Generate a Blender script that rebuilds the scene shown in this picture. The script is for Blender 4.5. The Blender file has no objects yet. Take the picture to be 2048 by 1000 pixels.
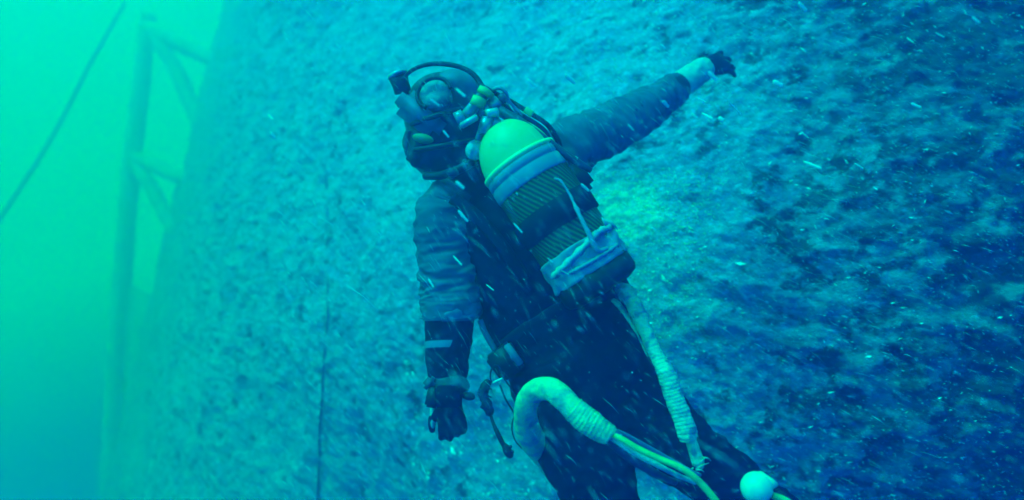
import bpy, bmesh, math, random
import numpy as np
from mathutils import Vector, Matrix

scene = bpy.context.scene
# ------------------------------------------------------------------ camera
cam_data = bpy.data.cameras.new('camera')
cam = bpy.data.objects.new('camera', cam_data)
scene.collection.objects.link(cam)
scene.camera = cam
cam.location = (0, 0, 0)
cam.rotation_euler = (math.radians(90), 0, 0)
FPX = 1400.0
cam_data.sensor_width = 36
cam_data.lens = 36 * FPX / 2048
cam_data.clip_start = 0.02
cam_data.clip_end = 400
cam_data.dof.use_dof = True          # wide open in dim water: the far wall and near specks go soft
cam_data.dof.focus_distance = 1.95
cam_data.dof.aperture_fstop = 36 * FPX / 2048 / 17.0

# ------------------------------------------------------------------ world (water glow: green towards the surface, blue towards the deep)
world = bpy.data.worlds.new('World')
scene.world = world
world.use_nodes = True
wn, wl = world.node_tree.nodes, world.node_tree.links
wn.clear()
wout = wn.new('ShaderNodeOutputWorld')
wbg = wn.new('ShaderNodeBackground')
wl.new(wbg.outputs[0], wout.inputs[0])
tc = wn.new('ShaderNodeTexCoord')
sep = wn.new('ShaderNodeSeparateXYZ'); wl.new(tc.outputs['Generated'], sep.inputs[0])
mx = wn.new('ShaderNodeMath'); mx.operation = 'MULTIPLY'; mx.inputs[1].default_value = -0.62
wl.new(sep.outputs[0], mx.inputs[0])
ad = wn.new('ShaderNodeMath'); ad.operation = 'ADD'
wl.new(mx.outputs[0], ad.inputs[0]); wl.new(sep.outputs[2], ad.inputs[1])
nz = wn.new('ShaderNodeTexNoise'); nz.inputs['Scale'].default_value = 2.6; nz.inputs['Detail'].default_value = 1.5
wl.new(tc.outputs['Generated'], nz.inputs['Vector'])
nm = wn.new('ShaderNodeMath'); nm.operation = 'MULTIPLY_ADD'; nm.inputs[1].default_value = 0.16; nm.inputs[2].default_value = -0.08
wl.new(nz.outputs['Fac'], nm.inputs[0])
ad2 = wn.new('ShaderNodeMath'); ad2.operation = 'ADD'
wl.new(ad.outputs[0], ad2.inputs[0]); wl.new(nm.outputs[0], ad2.inputs[1])
mr = wn.new('ShaderNodeMapRange'); mr.inputs['From Min'].default_value = -1; mr.inputs['From Max'].default_value = 1
wl.new(ad2.outputs[0], mr.inputs['Value'])
wr = wn.new('ShaderNodeValToRGB')
wl.new(mr.outputs[0], wr.inputs[0]); wl.new(wr.outputs[0], wbg.inputs[0])
cr = wr.color_ramp
stops = [(0.0, (0, .006, .60)), (0.30, (0, .02, 1.9)), (0.42, (0, .05, 3.2)), (0.50, (0, .11, 6.5)), (0.555, (0, .23, 5.5)), (0.61, (0, .78, .9)), (0.65, (0, 1.22, .02)), (1.0, (0, 1.26, .02))]
cr.elements[0].position = stops[0][0]; cr.elements[0].color = (*stops[0][1], 1)
cr.elements[1].position = stops[-1][0]; cr.elements[1].color = (*stops[-1][1], 1)
for p, c in stops[1:-1]:
    e = cr.elements.new(p); e.color = (*c, 1)
wbg.inputs[1].default_value = 1.0

# ------------------------------------------------------------------ sun (daylight filtered by the water)
sun_data = bpy.data.lights.new('sun', 'SUN')
sun_data.energy = 15.5
sun_data.angle = math.radians(12)
sun_data.color = (0.0, 0.28, 1.0)
sun = bpy.data.objects.new('sun', sun_data)
scene.collection.objects.link(sun)
SUN_DIR = Vector((-0.50, -0.26, 0.83)).normalized()      # towards the light
sun.rotation_euler = SUN_DIR.to_track_quat('Z', 'Y').to_euler()
sun.location = (-3, -1, 4)

scene.view_settings.view_transform = 'Standard'
scene.view_settings.look = 'None'
scene.view_settings.gamma = 1
scene.view_settings.exposure = 0
scene.view_settings.use_curve_mapping = False
scene.cycles.volume_bounces = 1
scene.cycles.max_bounces = 5

RNG = random.Random(7)
NR = np.random.RandomState(11)

# ------------------------------------------------------------------ helpers
def P(u, v, d):
    return Vector(((u - 1024) / FPX * d, d, -(v - 500) / FPX * d))

_perm = NR.rand(64, 64, 64).astype(np.float32)
def vnoise(p):
    i = np.floor(p).astype(np.int64); f = (p - i).astype(np.float32)
    f = f * f * (3 - 2 * f); i &= 63; j = (i + 1) & 63
    x0, y0, z0 = i.T; x1, y1, z1 = j.T; fx, fy, fz = f.T
    g = _perm
    a = g[x0, y0, z0] * (1 - fx) + g[x1, y0, z0] * fx
    b = g[x0, y1, z0] * (1 - fx) + g[x1, y1, z0] * fx
    c = g[x0, y0, z1] * (1 - fx) + g[x1, y0, z1] * fx
    d = g[x0, y1, z1] * (1 - fx) + g[x1, y1, z1] * fx
    return (a * (1 - fy) + b * fy) * (1 - fz) + (c * (1 - fy) + d * fy) * fz
def fbm(p, octs=4, gain=.5):
    s = np.zeros(len(p), np.float32); a = 1; t = 0
    for k in range(octs):
        s += a * vnoise(p * (2.03 ** k) + 17.3 * k); t += a; a *= gain
    return s / t

def link(o, parent=None):
    scene.collection.objects.link(o)
    if parent is not None:
        o.parent = parent
        o.matrix_parent_inverse = Matrix.Translation(-parent.location) if parent.type == 'EMPTY' else Matrix.Identity(4)
    return o
def mesh_obj(name, verts, faces, mat, parent=None, smooth=True):
    me = bpy.data.meshes.new(name)
    me.from_pydata([tuple(v) for v in verts], [], faces)
    me.update()
    if smooth:
        me.polygons.foreach_set('use_smooth', [True] * len(me.polygons))
    if mat: me.materials.append(mat)
    o = bpy.data.objects.new(name, me)
    return link(o, parent)
def tag(o, label=None, cat=None, group=None, kind=None):
    if label: o['label'] = label
    if cat: o['category'] = cat
    if group: o['group'] = group
    if kind: o['kind'] = kind
    return o
def thing(name, loc, label, cat, group=None):
    o = bpy.data.objects.new(name, None); scene.collection.objects.link(o)
    o.location = loc; o.empty_display_size = .1
    return tag(o, label, cat, group)

class MB:
    def __init__(s): s.v = []; s.f = []
    def add(s, v, f):
        b = len(s.v); s.v += [tuple(x) for x in v]; s.f += [tuple(i + b for i in q) for q in f]; return s
    def build(s, name, mat, parent=None, smooth=True): return mesh_obj(name, s.v, s.f, mat, parent, smooth)

def catmull(pts, n):
    pts = np.array(pts, float); m = len(pts)
    ext = np.vstack([2 * pts[0] - pts[1], pts, 2 * pts[-1] - pts[-2]])
    t = np.linspace(0, m - 1, n); out = []
    for x in t:
        i = min(int(x), m - 2); f = x - i
        a, b, c, d = ext[i], ext[i + 1], ext[i + 2], ext[i + 3]
        out.append(.5 * ((2 * b) + (-a + c) * f + (2 * a - 5 * b + 4 * c - d) * f * f + (-a + 3 * b - 3 * c + d) * f ** 3))
    return np.array(out)

def loft(cent, rad, seg=16, wdir=None, flat=None, disp=None, cap=True):
    """cent Nx3, rad N; flat = ratio of the second radius; disp(s, theta, pos) added to the radius"""
    cent = np.array(cent, float); n = len(cent)
    tan = np.gradient(cent, axis=0); tan /= np.linalg.norm(tan, axis=1)[:, None] + 1e-9
    if wdir is not None:
        up = np.array(wdir, float); A = up - (tan @ up)[:, None] * tan
        A /= np.linalg.norm(A, axis=1)[:, None]
    else:
        A = np.zeros_like(tan); a = np.cross(tan[0], [0.1, 1, 0.2]); A[0] = a / np.linalg.norm(a)
        for i in range(1, n):
            a = A[i - 1] - tan[i] * (A[i - 1] @ tan[i]); A[i] = a / np.linalg.norm(a)
    B = np.cross(tan, A)
    th = np.linspace(0, 2 * math.pi, seg, endpoint=False)
    s = np.concatenate([[0], np.cumsum(np.linalg.norm(np.diff(cent, axis=0), axis=1))])
    rad = np.array(rad, float); fl = np.ones(n) if flat is None else np.array(flat, float) * np.ones(n)
    S, T = np.meshgrid(s, th, indexing='ij')
    dirv = np.cos(T)[..., None] * A[:, None] + np.sin(T)[..., None] * B[:, None] * fl[:, None, None]
    R = rad[:, None] * np.ones_like(T)
    if disp is not None:
        pos = cent[:, None] + dirv * R[..., None]
        R = R + disp(S.ravel(), T.ravel(), pos.reshape(-1, 3)).reshape(R.shape)
    V = cent[:, None] + dirv * R[..., None]
    V = V.reshape(-1, 3)
    F = [(i * seg + j, i * seg + (j + 1) % seg, (i + 1) * seg + (j + 1) % seg, (i + 1) * seg + j) for i in range(n - 1) for j in range(seg)]
    V = list(V)
    if cap:
        V.append(cent[0]); V.append(cent[-1]); c0, c1 = len(V) - 2, len(V) - 1
        F += [(c0, (j + 1) % seg, j) for j in range(seg)]
        F += [(c1, (n - 1) * seg + j, (n - 1) * seg + (j + 1) % seg) for j in range(seg)]
    return V, F
def stations(st, n):
    """st: list of (u, v, depth, half width in px) -> centres, radii in metres"""
    q = [list(P(a[0], a[1], a[2])) + [a[3] * a[2] / FPX] for a in st]
    c = catmull(q, n)
    return c[:, :3], np.maximum(c[:, 3], 1e-4)
def ptube(st, n=24, seg=12, **k):
    c, r = stations(st, n); return loft(c, r, seg, **k)
def sphere_mesh(c, r, seg=20, rings=12, axes=None, disp=None):
    c = np.array(c, float); r = np.array(r, float) * np.ones(3)
    X = np.eye(3) if axes is None else np.array(axes, float)
    V = []; F = []
    for i in range(1, rings):
        ph = math.pi * i / rings
        for j in range(seg):
            t = 2 * math.pi * j / seg
            V.append([math.sin(ph) * math.cos(t), math.sin(ph) * math.sin(t), math.cos(ph)])
    V += [[0, 0, 1], [0, 0, -1]]
    V = np.array(V)
    if disp is not None: V = V * (1 + disp(V))[:, None]
    V = c + (V * r) @ X
    for i in range(rings - 2):
        for j in range(seg):
            F.append((i * seg + j, i * seg + (j + 1) % seg, (i + 1) * seg + (j + 1) % seg, (i + 1) * seg + j)[::-1])
    a, b = len(V) - 2, len(V) - 1
    for j in range(seg):
        F.append((a, j, (j + 1) % seg)); F.append((b, (rings - 2) * seg + (j + 1) % seg, (rings - 2) * seg + j))
    return list(V), F
def box_mesh(c, size, axes=None, bevel=.15):
    bm = bmesh.new(); bmesh.ops.create_cube(bm, size=1)
    for v in bm.verts: v.co = Vector((v.co.x * size[0], v.co.y * size[1], v.co.z * size[2]))
    if bevel: bmesh.ops.bevel(bm, geom=bm.edges[:], offset=min(size) * bevel, segments=2, affect='EDGES')
    X = Matrix.Identity(3) if axes is None else Matrix([Vector(a) for a in axes]).transposed()
    c = Vector(c)
    V = [tuple(c + X @ v.co) for v in bm.verts]
    bm.verts.index_update()
    F = [tuple(v.index for v in f.verts) for f in bm.faces]; bm.free()
    return V, F
def frame_from(d, hint=(0, -1, 0)):
    """axes whose z is d and whose y is as close to hint as possible"""
    z = Vector(d).normalized(); y = Vector(hint); y = (y - z * y.dot(z)).normalized(); x = y.cross(z)
    return [x, y, z]
def remesh(name, mb, voxel, mat, parent=None, smooth_it=6, disp=None):
    o = mb.build(name, mat)
    m = o.modifiers.new('r', 'REMESH'); m.mode = 'VOXEL'; m.voxel_size = voxel
    s = o.modifiers.new('s', 'SMOOTH'); s.iterations = smooth_it; s.factor = .6
    dg = bpy.context.evaluated_depsgraph_get()
    me = bpy.data.meshes.new_from_object(o.evaluated_get(dg))
    old = o.data; o.modifiers.clear(); o.data = me; bpy.data.meshes.remove(old); me.name = name
    if disp is not None:
        n = len(me.vertices); co = np.empty(n * 3, np.float32); no = np.empty(n * 3, np.float32)
        me.vertices.foreach_get('co', co); me.vertices.foreach_get('normal', no)
        co = co.reshape(-1, 3); no = no.reshape(-1, 3)
        co = co + no * disp(co)[:, None]
        me.vertices.foreach_set('co', co.ravel().astype(np.float32)); me.update()
    me.polygons.foreach_set('use_smooth', [True] * len(me.polygons))
    if not me.materials: me.materials.append(mat)
    if parent is not None:
        o.parent = parent
        o.matrix_parent_inverse = Matrix.Translation(-parent.location) if parent.type == 'EMPTY' else Matrix.Identity(4)
    return o

# ------------------------------------------------------------------ materials
def mat(name, color, rough=.6, noise=None, bump=None, spec=.3, metallic=0):
    B_ = .74
    color = (color[0], color[1], color[2] * B_)
    if noise: noise = (noise[0], (noise[1][0], noise[1][1], noise[1][2] * B_), *noise[2:])
    """noise = (scale, other colour, low, high, detail); bump = (scale, strength, distance)"""
    m = bpy.data.materials.new(name); m.use_nodes = True
    n, l = m.node_tree.nodes, m.node_tree.links
    b = n['Principled BSDF']
    b.inputs['Base Color'].default_value = (*color, 1); b.inputs['Roughness'].default_value = rough
    b.inputs['Specular IOR Level'].default_value = spec; b.inputs['Metallic'].default_value = metallic
    t = n.new('ShaderNodeTexCoord')
    if noise:
        x = n.new('ShaderNodeTexNoise'); x.inputs['Scale'].default_value = noise[0]
        x.inputs['Detail'].default_value = noise[4] if len(noise) > 4 else 4
        l.new(t.outputs['Object'], x.inputs['Vector'])
        r = n.new('ShaderNodeMapRange'); r.inputs['From Min'].default_value = noise[2]; r.inputs['From Max'].default_value = noise[3]
        l.new(x.outputs['Fac'], r.inputs['Value'])
        k = n.new('ShaderNodeMix'); k.data_type = 'RGBA'
        k.inputs[6].default_value = (*color, 1); k.inputs[7].default_value = (*noise[1], 1)
        l.new(r.outputs[0], k.inputs[0]); l.new(k.outputs[2], b.inputs['Base Color'])
    if bump:
        y = n.new('ShaderNodeTexNoise'); y.inputs['Scale'].default_value = bump[0]; y.inputs['Detail'].default_value = 5
        l.new(t.outputs['Object'], y.inputs['Vector'])
        bp = n.new('ShaderNodeBump'); bp.inputs['Strength'].default_value = bump[1]; bp.inputs['Distance'].default_value = bump[2]
        l.new(y.outputs['Fac'], bp.inputs['Height']); l.new(bp.outputs[0], b.inputs['Normal'])
    return m
M = {}
M['suit'] = mat('black_drysuit', (.015, .006, .03), .65, (9, (.02, .014, .05), .45, .75), (60, .3, .004), spec=.12)
M['sleeve'] = mat('grey_fabric', (.04, .145, .21), .8, (5, (.02, .08, .14), .42, .68), (60, .3, .004), spec=.12)
M['rubber'] = mat('black_rubber', (.02, .02, .03), .45, (20, (.03, .05, .07), .5, .8), (90, .2, .002))
M['hosegrey'] = mat('dark_hose', (.03, .06, .09), .35, (30, (.08, .16, .2), .5, .8))
M['helmet'] = mat('dark_shell', (.02, .025, .05), .4, (12, (.02, .05, .08), .5, .8), (40, .2, .004))
M['helmet_pale'] = mat('pale_blue_paint', (.06, .16, .24), .5, (14, (.03, .07, .14), .45, .65), (30, .3, .005))
M['disc'] = mat('pale_scuffed_disc', (.12, .30, .28), .6, (26, (.04, .10, .16), .42, .6, 8), (40, .6, .008))
M['yellow'] = mat('yellow_green_paint', (.45, .58, .21), .45, (11, (.2, .34, .22), .56, .7, 10), (35, .25, .003))
M['collar'] = mat('blue_grey_plastic', (.08, .24, .32), .5, (14, (.14, .38, .38), .5, .75, 7), (50, .3, .003))
M['tape'] = mat('silver_tape', (.10, .27, .35), .45, (16, (.16, .40, .44), .5, .75), (22, .5, .008))
M['tapebright'] = mat('white_tape', (.3, .55, .46), .5, (26, (.14, .30, .42), .45, .7), (35, .6, .008))
M['wrap'] = mat('white_wrapped_hose', (.6, .66, .30), .6, (22, (.22, .28, .30), .48, .7, 8), (60, .9, .008))
M['wrapdull'] = mat('worn_white_wrap', (.45, .62, .42), .6, (26, (.12, .24, .32), .5, .64, 8), (60, .9, .008))
M['cable'] = mat('yellow_cable', (.35, .65, .16), .4, (40, (.2, .4, .14), .5, .8))
M['metal'] = mat('dull_metal', (.20, .36, .42), .35, (30, (.07, .15, .22), .45, .7), (60, .3, .003), metallic=.4)
M['palemetal'] = mat('pale_metal', (.30, .52, .48), .3, (30, (.14, .26, .3), .5, .8), metallic=.2)
M['float'] = mat('white_float', (.6, .75, .50), .35, (16, (.35, .45, .5), .6, .85))
M['webbing'] = mat('dark_webbing', (.014, .008, .03), .8, None, (120, .4, .002))
M['paleweb'] = mat('grey_webbing', (.10, .2, .3), .8, None, (120, .4, .002))
M['beam'] = mat('pale_hazed_steel', (.2, .72, .42), .95, (4, (.14, .5, .32), .45, .7), (12, .4, .02), spec=.05)  # paled in colour so the far frame fades as haze would make it
M['rope'] = mat('dark_rope', (.03, .05, .12), .9)
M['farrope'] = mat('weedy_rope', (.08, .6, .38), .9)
M['flake'] = mat('pale_flake', (.4, .85, .6), .45, (60, (.2, .5, .45), .5, .75), spec=.4)
M['mote'] = mat('streaked_speck', (.4, .75, .75), .5)
M['shell'] = mat('pale_shell', (.4, .95, .9), .2, spec=.9)
M['pinch'] = mat('pale_rubber', (.2, .5, .42), .6, (20, (.12, .34, .34), .5, .8))

# carbon fibre wrap: diagonal wound tows from the UV map (arc length, axial length)
m = bpy.data.materials.new('carbon_fibre_wrap'); m.use_nodes = True
n, l = m.node_tree.nodes, m.node_tree.links; b = n['Principled BSDF']
uv = n.new('ShaderNodeUVMap'); sp = n.new('ShaderNodeSeparateXYZ'); l.new(uv.outputs[0], sp.inputs[0])
def mth(op, a, b_=None, c=None):
    x = n.new('ShaderNodeMath'); x.operation = op
    for i, q in enumerate((a, b_, c)):
        if q is None: continue
        if isinstance(q, (int, float)): x.inputs[i].default_value = q
        else: l.new(q, x.inputs[i])
    return x.outputs[0]
nzz = n.new('ShaderNodeTexNoise'); nzz.inputs['Scale'].default_value = 18; l.new(uv.outputs[0], nzz.inputs['Vector'])
ph = mth('ADD', mth('ADD', mth('MULTIPLY', sp.outputs[0], .87), mth('MULTIPLY', sp.outputs[1], .49)), mth('MULTIPLY', nzz.outputs['Fac'], .006))
w = mth('SINE', mth('MULTIPLY', ph, 2 * math.pi / .0125))
fac = mth('MULTIPLY_ADD', w, .5, .5)
mixc = n.new('ShaderNodeMix'); mixc.data_type = 'RGBA'
mixc.inputs[6].default_value = (.008, .012, .02, 1); mixc.inputs[7].default_value = (.13, .155, .028, 1)
l.new(fac, mixc.inputs[0]); l.new(mixc.outputs[2], b.inputs['Base Color'])
bp = n.new('ShaderNodeBump'); bp.inputs['Strength'].default_value = .5; bp.inputs['Distance'].default_value = .002
l.new(fac, bp.inputs['Height']); l.new(bp.outputs[0], b.inputs['Normal'])
b.inputs['Roughness'].default_value = .5
M['carbon'] = m

# encrusted wall: pale silt crust, dark algae patches denser along the overgrown near end, with near-end light fall-off and a pool of light painted in
m = bpy.data.materials.new('encrusted_wall'); m.use_nodes = True
n, l = m.node_tree.nodes, m.node_tree.links; b = n['Principled BSDF']
t = n.new('ShaderNodeTexCoord')
mp = n.new('ShaderNodeMapping'); mp.inputs['Scale'].default_value = (1, 1, 1); l.new(t.outputs['Object'], mp.inputs[0])
def noise_(scale, det, vec=None, rough=.5):
    x = n.new('ShaderNodeTexNoise'); x.inputs['Scale'].default_value = scale; x.inputs['Detail'].default_value = det
    x.inputs['Roughness'].default_value = rough
    l.new(vec or mp.outputs[0], x.inputs['Vector']); return x.outputs['Fac']
def rng_(v, a, b_, c=0, d=1, smooth=True):
    x = n.new('ShaderNodeMapRange'); x.interpolation_type = 'SMOOTHSTEP' if smooth else 'LINEAR'
    x.inputs['From Min'].default_value = a; x.inputs['From Max'].default_value = b_
    x.inputs['To Min'].default_value = c; x.inputs['To Max'].default_value = d
    l.new(v, x.inputs['Value']); return x.outputs[0]
def mixcol(f, a, b_):
    x = n.new('ShaderNodeMix'); x.data_type = 'RGBA'
    for i, q in ((6, a), (7, b_)):
        if isinstance(q, tuple): x.inputs[i].default_value = (*q, 1)
        else: l.new(q, x.inputs[i])
    l.new(f, x.inputs[0]); return x.outputs[2]
mp2 = n.new('ShaderNodeMapping'); mp2.inputs['Rotation'].default_value = (0, math.radians(24), math.radians(-30)); mp2.inputs['Scale'].default_value = (.70, 1, 1.15)
l.new(t.outputs['Object'], mp2.inputs[0])
sx = n.new('ShaderNodeSeparateXYZ'); l.new(t.outputs['Object'], sx.inputs[0])
growth = rng_(mth('ADD', sx.outputs[0], mth('MULTIPLY', noise_(1.6, 3), .9)), .85, 2.0)       # algae cover rising along the wall, also drives the painted dimming
c0 = mixcol(rng_(noise_(3.5, 5), .35, .65), (.10, .24, .30), (.12, .33, .32))
c1a = mixcol(rng_(noise_(34, 6, mp2.outputs[0], .65), .48, .66), c0, (.22, .52, .54))
edge = rng_(sx.outputs[0], 1.0, 2.0)
near_shade = mth('ADD', mth('MULTIPLY', growth, .5), mth('MULTIPLY', edge, .48))  # light fall-off painted in as a darkening towards the near end
c1 = mixcol(near_shade, c1a, mixcol(rng_(noise_(9, 6, mp2.outputs[0], .65), .42, .66), (.02, .06, .075), (.09, .24, .21)))
dk = mth('ADD', mth('ADD', mth('MULTIPLY', noise_(10, 6, mp2.outputs[0], .68), .75), mth('MULTIPLY', noise_(2.6, 2), .25)), mth('ADD', mth('MULTIPLY', growth, .08), mth('MULTIPLY', rng_(sx.outputs[0], 1.2, 2.1), .055)))
dark = rng_(dk, .545, .63)
c2 = mixcol(mth('MULTIPLY', dark, .94), c1, (.008, .036, .035))
brn = mixcol(mth('MULTIPLY', rng_(noise_(5, 3), .62, .75), growth), c2, (.05, .10, .08))
att = n.new('ShaderNodeAttribute'); att.attribute_name = 'light_pool'
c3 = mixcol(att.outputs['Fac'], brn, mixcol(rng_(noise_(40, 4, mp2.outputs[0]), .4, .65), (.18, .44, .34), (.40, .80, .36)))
l.new(c3, b.inputs['Base Color'])
b.inputs['Roughness'].default_value = .75; b.inputs['Specular IOR Level'].default_value = .3
hh = mth('ADD', mth('MULTIPLY', noise_(26, 6, mp2.outputs[0], .65), 1.0), mth('MULTIPLY', noise_(90, 3, mp2.outputs[0]), .45))
bp = n.new('ShaderNodeBump'); bp.inputs['Strength'].default_value = .9; bp.inputs['Distance'].default_value = .02
l.new(hh, bp.inputs['Height']); l.new(bp.outputs[0], b.inputs['Normal'])
M['wall'] = m

# ------------------------------------------------------------------ the wall
SHEAR = .25
PLAN = np.array([(5.2, 3.0), (3.4, 2.60), (1.85, 2.50), (.92, 2.80), (0, 3.45), (-1.3, 4.85), (-2.5, 6.5), (-3.6, 8.1), (-5.55, 11.7), (-7.9, 16.1), (-10.3, 20.6)])
plan = catmull(PLAN, 400)
seglen = np.linalg.norm(np.diff(plan, axis=0), axis=1); cum = np.concatenate([[0], np.cumsum(seglen)])
def wall_pt(s, z):
    x = np.interp(s, cum, plan[:, 0]); y = np.interp(s, cum, plan[:, 1])
    tx = np.interp(s + .02, cum, plan[:, 0]) - np.interp(s - .02, cum, plan[:, 0]); ty = np.interp(s + .02, cum, plan[:, 1]) - np.interp(s - .02, cum, plan[:, 1])
    L = np.hypot(tx, ty) + 1e-9
    nx, ny = ty / L, -tx / L                       # towards the open water
    sg = np.where(ny > 0, -1, 1)
    nx, ny = nx * sg, ny * sg
    near = np.clip((7.0 - y) / 3.5, 0, 1); near = near * near * (3 - 2 * near)
    lean = -.55 * near * (np.sqrt(z * z + .81) - .9)      # the face bellies out and rolls under lower down
    x = x + nx * lean; y = y + ny * lean
    return np.stack([x + SHEAR * z, y, z], -1), np.stack([nx, ny, np.zeros_like(nx)], -1)
def wall_disp(p):
    # the billows are stretched along the current
    q = p.copy(); q[:, 2] = p[:, 2] + .25 * p[:, 0]
    grow = np.clip((p[:, 0] - .6) / 1.6, 0, 1)
    big = fbm(q * 1.1 + 5, 3) - .5
    med = np.abs(fbm(q * np.array([3.6, 3.6, 4.6]) + 9, 4) - .5) * 2
    fin = fbm(q * np.array([11, 11, 15]) + 3, 4, .6) - .5
    left = np.clip((2.2 - p[:, 0]) / 3.5, 0, 1)
    return big * .30 + (0.35 - med) * (.07 + .13 * grow) + fin * (.05 + .07 * grow)
NS, NZ = 900, 680
# spacing follows the distance from the diver's side so near growth is finer
dens = 1.0 / (np.interp(np.linspace(0, cum[-1], 3000), cum, plan[:, 1]) ** 1.0)
cd = np.concatenate([[0], np.cumsum(dens)]); cd /= cd[-1]
sv = np.interp(np.linspace(0, 1, NS), cd[:3000], np.linspace(0, cum[-1], 3000)); sv[-1] = cum[-1]
tz = np.linspace(-1, 1, NZ); zv = 7.3 * np.sinh(2.6 * tz) / math.sinh(2.6)
SS, ZZ = np.meshgrid(sv, zv, indexing='ij')
p0, n0 = wall_pt(SS.ravel(), ZZ.ravel())
dd = wall_disp(p0)
pw = p0 + n0 * dd[:, None]
idx = np.arange(NS * NZ).reshape(NS, NZ)
quads = np.stack([idx[:-1, :-1], idx[:-1, 1:], idx[1:, 1:], idx[1:, :-1]], -1).reshape(-1, 4)
# back side: the wall is a thick body
back = []
me = bpy.data.meshes.new('encrusted_wall')
# rim ring going 1.6 m back so the far end is not paper thin
rim = idx[-1, :]; rim2 = idx[0, :]
nb = len(pw)
backv = pw[rim] + np.array([1.1, .7, 0]); backv2 = pw[rim2] + np.array([.4, 1.8, 0])
allv = np.vstack([pw, backv, backv2])
q2 = np.stack([rim[:-1], rim[1:], nb + np.arange(1, NZ), nb + np.arange(0, NZ - 1)], -1)
q3 = np.stack([rim2[1:], rim2[:-1], nb + NZ + np.arange(0, NZ - 1), nb + NZ + np.arange(1, NZ)], -1)
q4 = np.stack([nb + np.arange(0, NZ - 1), nb + np.arange(1, NZ), nb + NZ + np.arange(1, NZ), nb + NZ + np.arange(0, NZ - 1)], -1)
quads = np.vstack([quads, q2, q3, q4])
me.vertices.add(len(allv)); me.vertices.foreach_set('co', allv.astype(np.float32).ravel())
me.loops.add(len(quads) * 4); me.loops.foreach_set('vertex_index', quads.astype(np.int32).ravel())
me.polygons.add(len(quads)); me.polygons.foreach_set('loop_start', np.arange(0, len(quads) * 4, 4, dtype=np.int32))
me.polygons.foreach_set('use_smooth', np.ones(len(quads), bool))
me.update(calc_edges=True)
# pool of light painted on the wall beside the diver's tank
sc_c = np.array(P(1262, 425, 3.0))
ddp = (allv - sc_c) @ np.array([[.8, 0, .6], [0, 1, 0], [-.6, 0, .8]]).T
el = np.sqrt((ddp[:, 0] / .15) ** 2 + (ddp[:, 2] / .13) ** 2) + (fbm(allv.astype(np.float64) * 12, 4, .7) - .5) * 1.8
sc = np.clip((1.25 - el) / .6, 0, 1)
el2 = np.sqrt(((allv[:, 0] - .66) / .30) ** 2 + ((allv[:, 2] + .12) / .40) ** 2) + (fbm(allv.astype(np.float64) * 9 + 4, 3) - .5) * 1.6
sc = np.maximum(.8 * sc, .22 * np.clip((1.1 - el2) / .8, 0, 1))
at = me.attributes.new('light_pool', 'FLOAT', 'POINT'); at.data.foreach_set('value', sc.astype(np.float32))
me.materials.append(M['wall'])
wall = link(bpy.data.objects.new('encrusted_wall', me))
tag(wall, 'steep underwater wall crusted with pale silt and dark growth behind the diver', 'wall')

# small shells and growth tips on the wall
def scatter_wall(n, smin, smax, zr, size, name, mat_, label, flatk=.35, parent=None):
    s = smin + (smax - smin) * NR.rand(n) ** 1.0
    z = (NR.rand(n) * 2 - 1) * zr(s)
    p, nn = wall_pt(s, z); dsp = wall_disp(p)
    p = p + nn * dsp[:, None]
    V = []; F = []
    for i in range(n):
        c = p[i] + nn[i] * .004; a = NR.normal(-.25, .5)
        e1 = np.array([-nn[i][1], nn[i][0], 0]); e2 = np.array([0, 0, 1.0])
        L = size * math.exp(NR.normal(0, .45)) * (c[1] / 3)
        t1 = (e1 * math.cos(a) + e2 * math.sin(a)); t2 = (-e1 * math.sin(a) + e2 * math.cos(a)) * flatk
        h = nn[i] * L * .5 + e2 * L * NR.normal(.1, .25)
        b0 = len(V)
        V += [c - t1 * L, c + t2 * L, c + t1 * L, c - t2 * L, c + h, c - nn[i] * L * .4]
        F += [(b0, b0 + 1, b0 + 4), (b0 + 1, b0 + 2, b0 + 4), (b0 + 2, b0 + 3, b0 + 4), (b0 + 3, b0, b0 + 4),
              (b0 + 1, b0, b0 + 5), (b0 + 2, b0 + 1, b0 + 5), (b0 + 3, b0 + 2, b0 + 5), (b0, b0 + 3, b0 + 5)]
    o = mesh_obj(name, V, F, mat_, None, False)
    return tag(o, label, 'marine growth', None, 'stuff')
s_at = lambda x: float(np.interp(-x, -plan[:, 0], cum))
scatter_wall(13000, s_at(2.6), s_at(-.5), lambda s: 1.0 + .18 * s, .0050, 'barnacles', M['shell'], 'tiny pale shells glinting all over the encrusted wall', .22)
M['glint'] = mat('green_white_glint', (.6, .95, .6), .15, spec=1.0)
scatter_wall(4500, s_at(.80), s_at(.28), lambda s: .36 + 0 * s, .0040, 'patch_glints', M['glint'], 'dense bright flecks added as glints in the painted light patch right of the tank', .2)  # flecks added to sparkle within the painted pool of light
M['tuft'] = mat('dark_algae', (.012, .05, .09), .9)

# ------------------------------------------------------------------ far frame beside the wall, rope, cable
fr = thing('steel_frame', P(240, 700, 19.2), 'faint greenish truss frame standing at the far end of the wall', 'frame')
rough = lambda a: (lambda s, t, p: a * (fbm(p * 4 + 2, 3) - .5))
mb = MB().add(*ptube([(296, 30, 19.40, 15), (283, 160, 19.35, 17), (262, 330, 19.30, 18), (247, 520, 19.25, 18), (232, 760, 19.20, 19), (219, 1010, 19.10, 20)], 60, 10, disp=rough(.07)))
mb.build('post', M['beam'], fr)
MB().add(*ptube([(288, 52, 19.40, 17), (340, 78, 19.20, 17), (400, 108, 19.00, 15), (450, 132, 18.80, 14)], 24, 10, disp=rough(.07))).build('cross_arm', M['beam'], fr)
MB().add(*ptube([(258, 312, 19.30, 17), (300, 328, 19.20, 16), (350, 350, 19.00, 15), (400, 372, 18.80, 14)], 24, 10, disp=rough(.07))).build('cross_arm', M['beam'], fr)
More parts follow.
